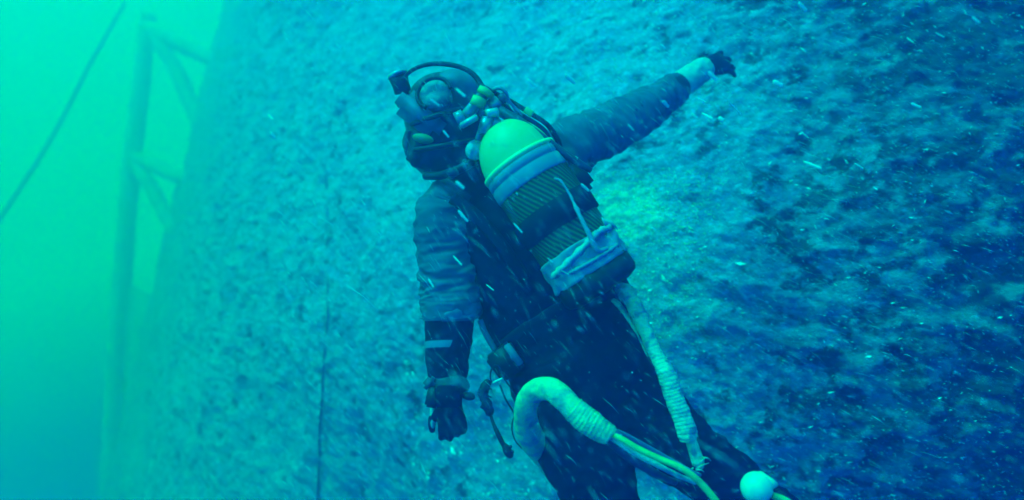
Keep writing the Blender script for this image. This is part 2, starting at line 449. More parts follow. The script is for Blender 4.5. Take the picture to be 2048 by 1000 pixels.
MB().add(*ptube([(300, 62, 19.35, 13), (345, 128, 19.20, 15), (385, 215, 19.00, 16), (410, 270, 18.80, 16)], 24, 10, disp=rough(.07))).build('brace', M['beam'], fr)
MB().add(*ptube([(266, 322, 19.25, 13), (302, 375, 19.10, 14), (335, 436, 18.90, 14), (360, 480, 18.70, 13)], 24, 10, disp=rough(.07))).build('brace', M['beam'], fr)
# gusset plate filling the corner between post and wall
pl = [P(246, 562, 19.2), P(300, 590, 19.0), P(340, 610, 18.8), P(330, 1010, 18.6), P(216, 1010, 19.1)]
V = [tuple(p) for p in pl] + [tuple(p + Vector((0.02, .08, 0))) for p in pl]
k = len(pl)
F = [tuple(range(k)), tuple(range(2 * k - 1, k - 1, -1))] + [(i, i + k, (i + 1) % k + k, (i + 1) % k) for i in range(k)]
mesh_obj('gusset_plate', V, F, M['beam'], fr, False)

def rope_disp(s, t, p): return .25 * .01 * np.sin(2 * math.pi * s / .05 + t * 3)
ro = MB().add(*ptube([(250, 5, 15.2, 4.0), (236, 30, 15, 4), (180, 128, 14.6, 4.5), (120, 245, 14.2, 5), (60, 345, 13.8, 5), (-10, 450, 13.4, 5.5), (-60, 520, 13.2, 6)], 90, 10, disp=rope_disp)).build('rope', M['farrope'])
tag(ro, 'thin dark rope slanting through open green water left of the frame', 'rope')
# dark cable against the wall (left of the diver)
def on_wall(u, v, off=.03):
    ss = np.linspace(s_at(1.0), s_at(-5.5), 900); z = np.full_like(ss, -(v - 500) / FPX * 4)
    for _ in range(4):
        p, nn = wall_pt(ss, z); z = -(v - 500) / FPX * p[:, 1]
    p, nn = wall_pt(ss, z); q = p + nn * (wall_disp(p) + off)[:, None]
    k = int(np.argmin(np.abs(1024 + FPX * q[:, 0] / q[:, 1] - u)))
    return q[k], nn[k]
cp = [on_wall(a, b_, o_)[0] for a, b_, o_ in ((652, 330, -.01), (656, 420, .0), (656, 500, -.01), (658, 580, .0), (656, 640, .0), (651, 700, .0), (646, 750, .03), (643, 800, .035), (640, 860, .03), (639, 915, .0), (637, 950, .03), (635, 1010, .02), (632, 1070, .02))]
cc = catmull(cp, 70)
ca = MB().add(*loft(cc, .0105 + 0 * cc[:, 0], 8, disp=lambda s, t, p: .004 * (fbm(p * 30, 2) - .5))).build('wall_cable', M['rope'])
tag(ca, 'thin dark cable running down the pale wall left of the diver', 'cable')

# ------------------------------------------------------------------ the diver
body = MB()
BW = np.array([.8, .0, .6])         # across the back (world axes)
def btube(st, n=18, seg=20, flat=None, w=None):
    c, r = stations(st, n)
    if flat is not None: flat = np.interp(np.linspace(0, 1, n), np.linspace(0, 1, len(flat)), flat)
    body.add(*loft(c, r, seg, wdir=w if w is not None else None, flat=flat))
btube([(925, 330, 2.26, 62), (955, 370, 2.24, 82), (990, 405, 2.22, 128), (1020, 440, 2.2, 160), (1060, 510, 2.18, 158), (1108, 595, 2.16, 146), (1153, 690, 2.14, 150), (1190, 765, 2.12, 132), (1208, 800, 2.12, 90)], 30, 28,
      flat=[1, .9, .7, .66, .64, .64, .66, .75, .8], w=BW)
# head inside the helmet
body.add(*sphere_mesh(P(888, 250, 2.24), (.085, .1, .12)))
# left arm (hanging)
btube([(960, 420, 2.2, 60), (905, 425, 2.16, 56), (886, 470, 2.13, 50), (892, 540, 2.12, 49), (900, 620, 2.10, 46), (896, 690, 2.07, 44.5), (897, 750, 2.05, 37), (899, 795, 2.03, 27), (901, 820, 2.02, 24)], 34)
# right arm (reaching to the wall)
btube([(1070, 350, 2.2, 60), (1130, 302, 2.22, 45), (1185, 273, 2.28, 41), (1240, 250, 2.34, 39), (1300, 213, 2.42, 31), (1345, 182, 2.48, 23), (1380, 158, 2.54, 20), (1408, 138, 2.58, 18)], 34)
# legs
btube([(1120, 730, 2.12, 110), (1140, 800, 2.09, 103), (1165, 890, 2.03, 91), (1205, 1000, 1.97, 71), (1232, 1090, 1.95, 62), (1250, 1200, 2.0, 60)], 30)
btube([(1208, 720, 2.12, 100), (1258, 795, 2.09, 88), (1330, 872, 2.04, 78), (1415, 935, 1.98, 66), (1500, 1000, 2.0, 60), (1600, 1080, 2.1, 55)], 30)
def suit_folds(p):
    q = p @ np.array([[.8, 0, .6], [0, 1, 0], [-.6, 0, .8]]).T
    return (np.abs(fbm(q * np.array([5, 8, 16]) + 4, 3) - .5) * -2 + .4) * .022
person = remesh('person', body, .012, M['suit'], None, 5, suit_folds)
tag(person, 'diver in dark drysuit seen from behind, one arm down, one reaching to the wall', 'person')

def fold_disp(amp, fs, ft, off=0.):
    def f(s, t, p):
        q = np.stack([s * fs + .35 * np.sin(t + off), np.cos(t) * ft + off, np.sin(t) * ft], -1)
        r = 1 - np.abs(fbm(q, 3) - .5) * 4.2
        return np.maximum(amp * (r - .1), -.002)
    return f
# grey over-sleeves
c, r = stations([(920, 385, 2.15, 40), (896, 415, 2.14, 49), (888, 455, 2.12, 49), (893, 520, 2.11, 50), (899, 580, 2.10, 50), (901, 620, 2.09, 50), (901, 634, 2.09, 49)], 120)
V, F = loft(c, r, 64, disp=lambda s, t, p: 1.0 * fold_disp(.017, 20, .55, 3)(s, t, p) + fold_disp(.006, 44, .9, 5)(s, t, p) + .002, cap=False)
V = [np.array(v) for v in V]
sl = mesh_obj('sleeve', V, F, M['sleeve'], person); tag(sl, 'creased grey sleeve over the hanging upper arm')
V, F = ptube([(900, 616, 2.09, 55), (902, 624, 2.09, 58.5), (903, 634, 2.09, 55)], 10, 40, disp=fold_disp(.010, 40, 3, 7), cap=False)
mesh_obj('sleeve_hem', V, F, M['paleweb'], sl)
c, r = stations([(1100, 325, 2.2, 54), (1135, 298, 2.22, 49), (1185, 273, 2.28, 45), (1240, 248, 2.34, 43), (1295, 215, 2.42, 35), (1332, 189, 2.465, 28), (1352, 177, 2.49, 25)], 120)
V, F = loft(c, r, 64, disp=lambda s, t, p: 1.0 * fold_disp(.016, 17, .55, 9)(s, t, p) + fold_disp(.006, 40, .9, 2)(s, t, p) - .001, cap=False)
sr = mesh_obj('sleeve', V, F, M['sleeve'], person); tag(sr, 'creased grey sleeve on the arm reaching to the wall')
V, F = ptube([(1344, 182, 2.48, 31), (1350, 178, 2.485, 32), (1357, 173, 2.495, 29)], 8, 32, cap=False)
mesh_obj('sleeve_cuff', V, F, M['rubber'], sr)
# pale band on the forearm
V, F = ptube([(896, 683, 2.072, 46.5), (896, 690, 2.07, 46.8), (896, 697, 2.068, 46.2)], 6, 40, cap=False)
mesh_obj('arm_band', V, F, M['paleweb'], person)
V, F = ptube([(1352, 177, 2.49, 27), (1375, 160, 2.53, 25), (1398, 144, 2.565, 23), (1412, 134, 2.58, 20)], 20, 32, disp=fold_disp(.006, 30, 2, 4))
ct = mesh_obj('gauntlet', V, F, M['pinch'], person); tag(ct, 'pale green gauntlet at the wrist of the reaching arm')

def hand(name, wrist, dirv, palm_n, size, curl, side, mat_, parent, spread=.16, label=None):
    """palm with five unequal jointed fingers; dirv = wrist to fingertips, palm_n = out of the palm"""
    d = Vector(dirv).normalized(); pn = Vector(palm_n); pn = (pn - d * pn.dot(d)).normalized(); x = d.cross(pn) * side
    w = Vector(wrist); h = MB()
    L = size
    V, F = loft([w - d * L * .12, w + d * L * .05, w + d * L * .25, w + d * L * .42, w + d * L * .5], np.array([.15, .17, .22, .235, .2]) * L, 16, wdir=x, flat=[.85, .75, .55, .5, .45])
    h.add(V, F)
    for i, (ln, off) in enumerate(((.40, -.165), (.46, -.055), (.43, .055), (.34, .16))):
        p = w + d * L * (.42 - .03 * abs(i - 1)) + x * L * off
        dd_ = (d + x * (off * spread * 6)).normalized()
        pts = [p]; a = 0
        for jn, fr_ in enumerate((.45, .32, .23)):
            a += curl * (1, 1.25, .8)[jn] * (1 + .12 * i)
            q = dd_ * math.cos(a) + pn * math.sin(a)
            pts.append(pts[-1] + q * L * ln * fr_ * 1.0)
        c = catmull([list(v) for v in pts], 12)
        h.add(*loft(c, np.linspace(.058, .044, 12) * L * (1 if i < 3 else .88), 10))
        h.add(*sphere_mesh(c[-1], .044 * L, 10, 8))
    p = w + d * L * .12 - x * L * .16 + pn * L * .03
    td = (d * .65 - x * .75 + pn * .35).normalized()
    pts = [p, p + td * L * .17, p + td * L * .17 + (d * .9 - x * .25 + pn * .4).normalized() * L * .15, p + td * L * .17 + (d * .9 - x * .15 + pn * .45).normalized() * L * .26]
    c = catmull([list(v) for v in pts], 12)
    h.add(*loft(c, np.linspace(.085, .05, 12) * L, 10)); h.add(*sphere_mesh(c[-1], .05 * L, 10, 8))
    o = remesh(name, h, .0045, mat_, parent, 2)
    if label: tag(o, label)
    return o
wL = P(900, 806, 2.02)
hand('glove', wL, P(908, 880, 2.03) - wL, (-.1, 1, .15), .19, .55, 1, M['suit'], person, label='black glove hanging relaxed below the wrist console')
wR = P(1412, 136, 2.58)
hand('glove', wR, P(1470, 118, 2.66) - wR, (.15, .95, -.25), .21, .16, -1, M['suit'], person, .3, label='black glove spread against the wall')

# harness on the suit
HN = Vector((0, -1, 0))
def strap(pts, wpx, name, mat_, parent, thick=.006, n=30):
    """flat webbing following points (u, v, d) facing the camera side"""
    q = catmull([list(P(*p)) for p in pts], n)
    tan = np.gradient(q, axis=0); tan /= np.linalg.norm(tan, axis=1)[:, None]
    V, F = loft(q, np.ones(n) * wpx * pts[0][2] / FPX / 2, 8, wdir=np.cross([0, 1, 0], tan.mean(0)), flat=np.ones(n) * thick / (wpx * pts[0][2] / FPX / 2))
    return mesh_obj(name, V, F, mat_, parent)
strap([(905, 395, 2.02), (960, 440, 2.0), (1010, 500, 1.99), (1050, 560, 2.01)], 26, 'shoulder_strap', M['webbing'], person)
strap([(1000, 700, 2.06), (1060, 655, 2.03), (1140, 610, 2.01), (1225, 588, 2.04), (1250, 582, 2.12)], 30, 'waist_belt', M['webbing'], person)
strap([(1085, 735, 2.0), (1110, 752, 1.985), (1140, 772, 1.975), (1175, 790, 1.97)], 12, 'reflective_strip', M['paleweb'], person)
strap([(960, 640, 2.09), (970, 665, 2.08), (990, 700, 2.07)], 12, 'side_strip', M['paleweb'], person)

# ------------------------------------------------------------------ scuba tank on the back
AX = (Vector((.545, -.10, -.84))).normalized()
tk0 = P(992, 254, 1.975)
PXM = 1.93 / FPX
TR = .1095
tank = thing('scuba_tank', tk0 + AX * .25, 'yellow domed air tank with striped carbon wrap strapped to the back', 'air tank')
fx = frame_from(AX, (0, -1, 0))
def lathe(prof, name, mat_, parent, seg=64, disp=None, uv=False):
    """prof: list of (axial metres from the dome apex, radius)"""
    V = []; F = []; X, Y = fx[0], fx[1]; k = len(prof)
    for a, r_ in prof:
        for j in range(seg):
            t_ = 2 * math.pi * j / seg
            rr = r_ + (disp(a, t_) if disp else 0)
            V.append(tk0 + AX * a + X * math.cos(t_) * rr + Y * math.sin(t_) * rr)
    for i in range(k - 1):
        for j in range(seg):
            F.append((i * seg + j, (i + 1) * seg + j, (i + 1) * seg + (j + 1) % seg, i * seg + (j + 1) % seg))
    o = mesh_obj(name, V, F, mat_, parent)
    if uv:
        lay = o.data.uv_layers.new(name='UVMap'); q = []
        for i in range(k - 1):
            for j in range(seg):
                u0, u1 = 2 * math.pi * j / seg * TR, 2 * math.pi * (j + 1) / seg * TR
                q += [u0, prof[i][0], u0, prof[i + 1][0], u1, prof[i + 1][0], u1, prof[i][0]]
        lay.data.foreach_set('uv', q)
    return o
mm = lambda px: px * PXM
dome = [(0, .018)] + [(mm(100) * (1 - math.cos(a)), .016 + (TR - .018) * math.sin(a) ** .92) for a in np.linspace(.12, math.pi / 2, 22)] + [(mm(112), TR - .002)]
lathe(dome, 'dome', M['yellow'], tank)
lathe([(mm(96), TR - .001), (mm(97), TR + .003), (mm(112), TR + .0035), (mm(114), TR + .001), (mm(116), TR + .001), (mm(118), TR + .0038), (mm(141), TR + .0036), (mm(144), TR + .002), (mm(145), TR - .004)], 'collar', M['collar'], tank)
lathe([(mm(84), TR - .004), (mm(86), TR + .0045), (mm(93), TR + .005), (mm(96), TR - .001)], 'collar_ring', mat('pale_yellow_band', (.4, .8, .32), .5), tank)
lathe([(x, TR) for x in np.linspace(mm(138), mm(330), 24)], 'carbon_wrap', M['carbon'], tank, 96, uv=True)
bd = lambda a, t_: .0025 * math.sin(5 * t_ + a * 40)
lathe([(mm(199), TR - .002), (mm(200), TR + .006), (mm(222), TR + .009), (mm(250), TR + .007), (mm(252), TR - .002)], 'tank_strap', M['webbing'], tank, disp=bd)
def td(a, t_):
    return float(.004 * math.sin(3 * t_ + 50 * a) * math.sin(11 * t_) + .003 * math.sin(7 * t_ - 90 * a))
lathe([(mm(292 ), TR - .003)] + [(mm(x), TR + .006) for x in np.linspace(294, 356, 14)] + [(mm(358), TR - .002)], 'tape_wrap', M['tape'], tank, 120, disp=td)
lathe([(mm(350), TR - .004), (mm(352), TR + .0035), (mm(385), TR + .004), (mm(395), TR - .004), (mm(402), TR - .03), (mm(404), .005)], 'tank_boot', M['rubber'], tank)
# loose torn tape strips lying over the wrap
def on_tank(px_ax, ang, off=.008):
    t_ = math.radians(ang); return tk0 + AX * mm(px_ax) + (fx[0] * math.cos(t_) + fx[1] * math.sin(t_)) * (TR + off)
sgnx = 1 if fx[0].x > 0 else -1
def tank_ribbon(pts, width, name, mat_, thick=.0025, n=26, parent=tank, ns=0.0):
    ang = lambda a: a if sgnx > 0 else 180 - a
    c = catmull([list(on_tank(p[0], ang(p[1]), p[2] if len(p) > 2 else .010)) for p in pts], n)
    ax = np.array(tk0) + np.outer((c - np.array(tk0)) @ np.array(AX), np.array(AX)); nn = c - ax; nn /= np.linalg.norm(nn, axis=1)[:, None]
    tan = np.gradient(c, axis=0); tan /= np.linalg.norm(tan, axis=1)[:, None]
    w_ = np.cross(tan, nn); V = []; F = []
    for i in range(n):
        e = .5 * width * (1 + ns * math.sin(i * 1.9)) * (min(1, (n - 1 - i) / 3 + .4))
        for sx_, sy_ in ((-1, 0), (0, 1), (1, 0), (0, -1)):
            V.append(c[i] + w_[i] * e * sx_ + nn[i] * thick * sy_)
    F = [(i * 4 + j, i * 4 + (j + 1) % 4, (i + 1) * 4 + (j + 1) % 4, (i + 1) * 4 + j) for i in range(n - 1) for j in range(4)] + [(0, 3, 2, 1), tuple(4 * n - 4 + j for j in range(4))]
    return mesh_obj(name, V, F, mat_, parent)
tank_ribbon([(300, 30, .013), (300, 60, .016), (308, 85, .015), (318, 120, .013), (322, 150, .010)], .020, 'tape_strip', M['tapebright'], ns=.25)

tank_ribbon([(286, 40, .012), (298, 20, .014), (306, 5, .014)], .030, 'tape_strip', M['tapebright'], ns=.2)
tank_ribbon([(338, 40, .011), (340, 70, .012), (338, 95, .011), (334, 120, .012)], .012, 'tape_strip', M['tape'], ns=.2)
# valve
V, F = loft([tk0 - AX * .035, tk0 - AX * .01, tk0 + AX * .01], [.020, .022, .021], 16); mesh_obj('valve_neck', V, F, M['palemetal'], tank)
V, F = box_mesh(tk0 - AX * .055, (.040, .034, .045), fx, .2); mesh_obj('valve_body', V, F, M['metal'], tank)
kp = P(950, 300, 1.98)
V, F = loft([tk0 - AX * .05, kp - (kp - (tk0 - AX * .05)).normalized() * .012], [.010, .010], 12)
mesh_obj('valve_stem', V, F, M['metal'], tank)
V, F = sphere_mesh(kp, (.026, .022, .030), 24, 14, frame_from((-.4, 0, -.9)), disp=lambda v: .10 * np.sign(np.sin(8 * np.arctan2(v[:, 1], v[:, 0]))) * (1 - v[:, 2] ** 2))
mesh_obj('valve_knob', V, F, M['palemetal'], tank)

# valve/manifold block between helmet and tank
mf = thing('regulator_manifold', P(955, 215, 1.98), 'cluster of pale metal valves and fittings between helmet and tank dome', 'regulator')
def rod(a, b, r_, name, mat_, parent, seg=14, r2=None):
    a, b = Vector(a), Vector(b)
    V, F = loft([a, a.lerp(b, .5), b], [r_, r_, r2 or r_], seg); return mesh_obj(name, V, F, mat_, parent)
rod(P(925, 240, 1.96), P(975, 180, 1.98), .017, 'valve_barrel', M['metal'], mf)
rod(P(928, 232, 1.95), P(912, 240, 1.95), .021, 'valve_knob', M['metal'], mf)
rod(P(953, 212, 1.955), P(960, 196, 1.955), .021, 'brass_collar', mat('brass', (.35, .55, .14), .35), mf)
rod(P(968, 190, 1.965), P(974, 180, 1.965), .024, 'brass_collar', bpy.data.materials['brass'], mf)
V, F = box_mesh(P(938, 243, 1.93), (.055, .022, .016), frame_from((.45, 0, -.89)) if False else [Vector((.86, 0, .5)), Vector((0, -1, 0)), Vector((-.5, 0, .86))], .2); mesh_obj('lever', V, F, M['palemetal'], mf)
rod(P(972, 228, 1.94), P(995, 224, 1.95), .013, 'fitting', M['palemetal'], mf)
rod(P(968, 268, 1.95), P(975, 235, 1.95), .017, 'hose_fitting', M['metal'], mf)
V, F = box_mesh(P(988, 212, 1.99), (.05, .045, .04), fx, .2); mesh_obj('block', V, F, M['metal'], mf)
rod(P(1000, 190, 1.98), P(1012, 205, 1.98), .012, 'fitting', M['hosegrey'], mf)

# ------------------------------------------------------------------ helmet
hc = P(893, 262, 2.17)
helm = thing('diving_helmet', hc, 'dark diving helmet with a pale round side disc and lamp in front', 'helmet')
hb = MB()
HX = [Vector((.92, 0, .38)), Vector((0, 1, 0)), Vector((-.38, 0, .92))]
hb.add(*sphere_mesh(P(893, 240, 2.2), (.132, .15, .150), 32, 20, HX))
hb.add(*sphere_mesh(P(880, 290, 2.2), (.105, .12, .115), 28, 16, HX))
V, F = loft([P(925, 290, 2.2), P(950, 340, 2.2)], [.10, .095], 24); hb.add(V, F)
V, F = box_mesh(P(845, 322, 2.15), (.075, .10, .055), [Vector((.85, 0, -.5)), Vector((0, 1, 0)), Vector((.5, 0, .85))], .3); hb.add(V, F)
V, F = box_mesh(P(836, 298, 2.12), (.06, .08, .12), [Vector((.95, 0, -.2)), Vector((0, 1, 0)), Vector((.2, 0, .95))], .3); hb.add(V, F)
remesh('shell', hb, .008, M['helmet'], helm, 5, lambda p: .006 * (fbm(p * 12, 3) - .5))
# pale crown
V, F = sphere_mesh(P(918, 182, 2.17), (.082, .10, .060), 28, 16, [Vector((.93, 0, -.36)), Vector((0, 1, 0)), Vector((.36, 0, .93))]); mesh_obj('crown_cap', V, F, M['helmet_pale'], helm)
# pale face frame, ear disc with rim
V, F = box_mesh(P(842, 228, 2.075), (.165, .08, .088), [Vector((.80, -.1, -.59)), Vector((0, 1, 0)), Vector((.59, 0, .80))], .3); mesh_obj('face_frame', V, F, M['helmet_pale'], helm)
dn = Vector((-.18, -.93, .30)).normalized(); dc = P(868, 186, 2.035)
V, F = loft([dc - dn * .06, dc - dn * .005, dc + dn * .004, dc + dn * .008], [.046, .046, .040, .018], 36); mesh_obj('ear_disc', V, F, M['disc'], helm)
a1 = dn.cross(Vector((0, 0, 1))).normalized(); a2 = a1.cross(dn)
ring = [dc + a1 * math.cos(t_) * .051 + a2 * math.sin(t_) * .051 for t_ in np.linspace(-1.2, 2.9, 40)]
if True:
    V, F = loft(ring, np.ones(40) * .006, 10); mesh_obj('disc_rim', V, F, M['rubber'], helm)
V, F = sphere_mesh(P(846, 277, 1.995), (.032, .016, .014), 20, 12, [Vector((.95, 0, -.2)), Vector((0, 1, 0)), Vector((.2, 0, .95))]); mesh_obj('side_plate', V, F, mat('olive_plate', (.16, .26, .10), .6), helm)

# straps, clamp band and bolts on the shell
for a_, b_, c_ in (((822, 250, 2.06), (870, 232, 2.03), (935, 215, 2.05)), ((828, 300, 2.07), (885, 292, 2.035), (950, 280, 2.06))):
    V, F = ptube([(*a_, 5), (*b_, 6), (*c_, 5)], 24, 10); o = mesh_obj('head_strap', V, F, M['rubber'], helm)
V, F = ptube([(850, 352, 2.09, 8), (885, 350, 2.05, 9), (925, 335, 2.04, 9), (960, 312, 2.05, 8)], 30, 12); mesh_obj('neck_clamp', V, F, M['rubber'], helm)
for (u_, v_) in ((898, 222), (930, 322)):
    V, F = sphere_mesh(P(u_, v_, 2.035), (.006, .005, .006), 10, 7); mesh_obj('rivet', V, F, M['hosegrey'], helm)
V, F = box_mesh(P(905, 345, 2.03), (.035, .018, .022), None, .25); mesh_obj('clamp_latch', V, F, M['hosegrey'], helm)
V, F = ptube([(818, 262, 2.12, 7), (812, 285, 2.12, 8), (818, 310, 2.12, 7)], 14, 12); mesh_obj('exhaust_tube', V, F, M['hosegrey'], helm)
# handle rail
V, F = ptube([(803, 160, 2.08, 3.5), (825, 140, 2.07, 4), (855, 129, 2.06, 4.5), (890, 128, 2.05, 5), (925, 136, 2.04, 5), (950, 152, 2.03, 5.5), (967, 178, 2.02, 6)], 40, 12)
mesh_obj('top_rail', V, F, M['rubber'], helm)
# front lamp
lmp = thing('helmet_lamp', P(797, 168, 2.12), 'small dark lamp on the front of the helmet, above the face', 'lamp')
rod(P(806, 184, 2.12), P(796, 152, 2.10), .026, 'lamp_body', M['rubber'], lmp, 20, .030)
rod(P(796, 152, 2.10), P(794, 147, 2.10), .031, 'lamp_bezel', M['palemetal'], lmp, 20)
rod(P(808, 180, 2.12), P(816, 200, 2.13), .012, 'bracket', M['rubber'], lmp)
V, F = box_mesh(P(806, 207, 2.12), (.032, .05, .04), None, .3); mesh_obj('mount', V, F, M['rubber'], lmp)

# ------------------------------------------------------------------ hoses over the shoulder
def hose(name, st, mat_, label, cat='hose', n=50, seg=12, disp=None, group=None):
    V, F = ptube(st, n, seg, disp=disp); o = mesh_obj(name, V, F, mat_); return tag(o, label, cat, group)
h1 = hose('breathing_hose', [(1000, 222, 1.97, 11), (1040, 246, 1.94, 11), (1080, 274, 1.92, 10), (1120, 302, 1.92, 9), (1155, 325, 1.93, 8), (1182, 341, 1.94, 6)], M['hosegrey'], 'thick dark hose passing diagonally above the yellow tank dome')
V, F = ptube([(1146, 319, 1.93, 9), (1152, 323, 1.93, 9)], 4, 14); mesh_obj('hose_clip', V, F, M['palemetal'], h1)
hose('supply_hose', [(962, 172, 2.02, 6), (985, 184, 2.0, 5), (1020, 202, 2.0, 5), (1060, 226, 2.02, 5), (1095, 250, 2.05, 5), (1115, 280, 2.1, 6), (1122, 305, 2.12, 6)], M['rubber'], 'thin black hose curving from helmet back down to the right shoulder')
hose('supply_hose', [(975, 190, 2.03, 6), (1010, 214, 2.02, 7), (1050, 238, 2.03, 8), (1085, 262, 2.06, 8), (1104, 292, 2.08, 6)], M['hosegrey'], 'grey hose running between the thin black hose and the thick one')
hose('whip_hose', [(985, 180, 1.99, 4), (1000, 176, 1.98, 4), (1012, 186, 1.98, 4), (1018, 205, 1.99, 5), (1045, 232, 2.0, 5)], M['metal'], 'short looped pale hose above the valve cluster')
V, F = ptube([(1050, 219, 1.99, 7), (1065, 229, 1.99, 7)], 6, 14); tag(mesh_obj('hose_tag', V, F, bpy.data.materials['brass']), 'small yellow tag clipped on the thin black shoulder hose', 'tag')
# white lashing cord on the tank
V, F = ptube([(1108, 357, 1.845, 2), (1122, 362, 1.835, 3), (1141, 392, 1.825, 3.2), (1158, 428, 1.80, 4.5), (1178, 468, 1.79, 5), (1196, 500, 1.79, 6), (1215, 497, 1.80, 5)], 70, 10, disp=lambda s, t, p: .007 * (fbm(p * 55, 3) - .5))
tag(mesh_obj('lashing_cord', V, F, M['tape']), 'pale cord running down over the striped tank wrap to the tape', 'cord')
# dark gear pouch between tank and far shoulder
pz = thing('harness_pouch', P(1160, 360, 2.0), 'dark square harness pouch showing behind the right side of the tank', 'pouch')
V, F = box_mesh(P(1152, 362, 2.0), (.075, .08, .09), [Vector((.8, 0, .6)), Vector((0, 1, 0)), Vector((-.6, 0, .8))], .2); mesh_obj('pouch_body', V, F, M['rubber'], pz)
rod(P(1145, 367, 1.93), P(1166, 381, 1.93), .009, 'buckle', M['metal'], pz)

# ------------------------------------------------------------------ wrapped hoses
def wrap_disp(a, f=60):
    def g(s, t, p):
        ph_ = s * f + t / (2 * math.pi) + 2.5 * fbm(p * 9, 2)
        return a * ((ph_ % 1.0) * .30 - .15 + 2.6 * (fbm(p * 24, 3) - .5) + .8 * (fbm(p * 70, 2) - .5))
    return g
hr = hose('wrapped_hose', [(1238, 572, 1.98, 10), (1252, 584, 1.96, 17), (1268, 610, 1.93, 15), (1290, 660, 1.90, 14), (1312, 712, 1.87, 14), (1330, 745, 1.85, 17), (1346, 785, 1.84, 20), (1362, 825, 1.83, 19), (1372, 862, 1.82, 20), (1376, 878, 1.82, 17)], M['wrapdull'],
          'pale hose bound in ragged tape running down the right thigh', n=260, seg=32, disp=wrap_disp(.0055, 95))
V, F = ptube([(1380, 876, 1.82, 11), (1388, 900, 1.82, 12), (1396, 925, 1.82, 13), (1394, 934, 1.82, 11)], 12, 18); mesh_obj('hose_end', V, F, M['wrapdull'], hr)
for i, (a, b_) in enumerate((((1394, 930), (1412, 915)), ((1392, 938), (1418, 926)), ((1392, 940), (1408, 944)), ((1386, 936), (1372, 950)), ((1405, 915), (1422, 922)))):
    V, F = ptube([(a[0], a[1], 1.81, 2.2), ((a[0] + b_[0]) / 2 + 2, (a[1] + b_[1]) / 2 - 2, 1.80, 1.8), (b_[0], b_[1], 1.81, 1)], 8, 6); mesh_obj('frayed_strand', V, F, M['wrapdull'], hr)
V, F = ptube([(1225, 600, 1.98, 3), (1245, 618, 1.96, 5), (1268, 655, 1.93, 4), (1285, 690, 1.90, 3), (1296, 715, 1.89, 1.5)], 40, 10, disp=wrap_disp(.004, 60))
tag(mesh_obj('loose_strand', V, F, M['wrapdull']), 'thin ragged strand hanging beside the tape bound hose', 'strand')

hu = hose('umbilical_hose', [(1125, 950, 2.35, 30), (1096, 912, 2.18, 29), (1064, 878, 1.96, 27), (1051, 836, 1.83, 24), (1056, 800, 1.75, 23), (1075, 780, 1.70, 23), (1100, 778, 1.66, 24), (1124, 795, 1.63, 24), (1150, 822, 1.61, 23), (1180, 845, 1.60, 23), (1208, 865, 1.60, 21), (1218, 872, 1.60, 19)], M['wrap'],
          'thick white wrapped hose bent in an upside down U at the hip', n=150, seg=32, disp=wrap_disp(.0015, 60))
V, F = ptube([(1146, 818, 1.61, 25), (1165, 834, 1.605, 26), (1190, 851, 1.60, 25), (1214, 867, 1.60, 22), (1219, 871, 1.60, 17)], 140, 36, disp=wrap_disp(.0042, 110))
mesh_obj('tape_binding', V, F, M['wrap'], hu)
hose('yellow_cable', [(1210, 864, 1.60, 5), (1240, 876, 1.58, 6), (1275, 897, 1.57, 6.5), (1320, 918, 1.56, 6.5), (1360, 935, 1.55, 6.5), (1395, 960, 1.55, 7), (1430, 1000, 1.55, 7.5), (1460, 1045, 1.55, 8)], M['cable'], 'long yellow green cable leaving the end of the bent white hose', 'cable')
hose('grey_cable', [(1208, 868, 1.61, 5), (1240, 886, 1.60, 6), (1275, 908, 1.60, 7), (1315, 930, 1.60, 6), (1350, 948, 1.62, 5), (1390, 965, 1.66, 5)], M['wrapdull'], 'dull pale cable lying along the underside of the yellow one', 'cable')
hose('black_cable', [(1206, 872, 1.62, 6), (1235, 896, 1.63, 9), (1270, 922, 1.65, 10), (1310, 946, 1.7, 8), (1350, 965, 1.8, 6)], M['hosegrey'], 'dark cable lowest of the bundle leaving the white hose', 'cable')
hose('black_cable', [(1210, 858, 1.63, 5), (1240, 866, 1.66, 6), (1280, 888, 1.7, 7), (1330, 915, 1.74, 6), (1380, 942, 1.76, 5), (1400, 950, 1.78, 4)], M['paleweb'], 'greyish cable topmost of the bundle leaving the white hose', 'cable')

# white float
fl = thing('marker_float', P(1515, 970, 1.6), 'white ball float with a pale cone at the lower right', 'float')
V, F = sphere_mesh(P(1513, 975, 1.6), .036, 32, 20); mesh_obj('ball', V, F, M['float'], fl)
V, F = loft([P(1520, 965, 1.6), P(1545, 968, 1.6), P(1556, 970, 1.6)], [.026, .012, .003], 20); mesh_obj('cone', V, F, M['float'], fl)
rod(P(1512, 1000, 1.6), P(1512, 1040, 1.62), .018, 'stem', M['rubber'], fl)
hose('green_hose', [(1545, 990, 1.6, 7), (1575, 1004, 1.6, 8), (1610, 1030, 1.6, 8)], M['cable'], 'short yellow green hose beside the white float at the bottom edge', n=16)

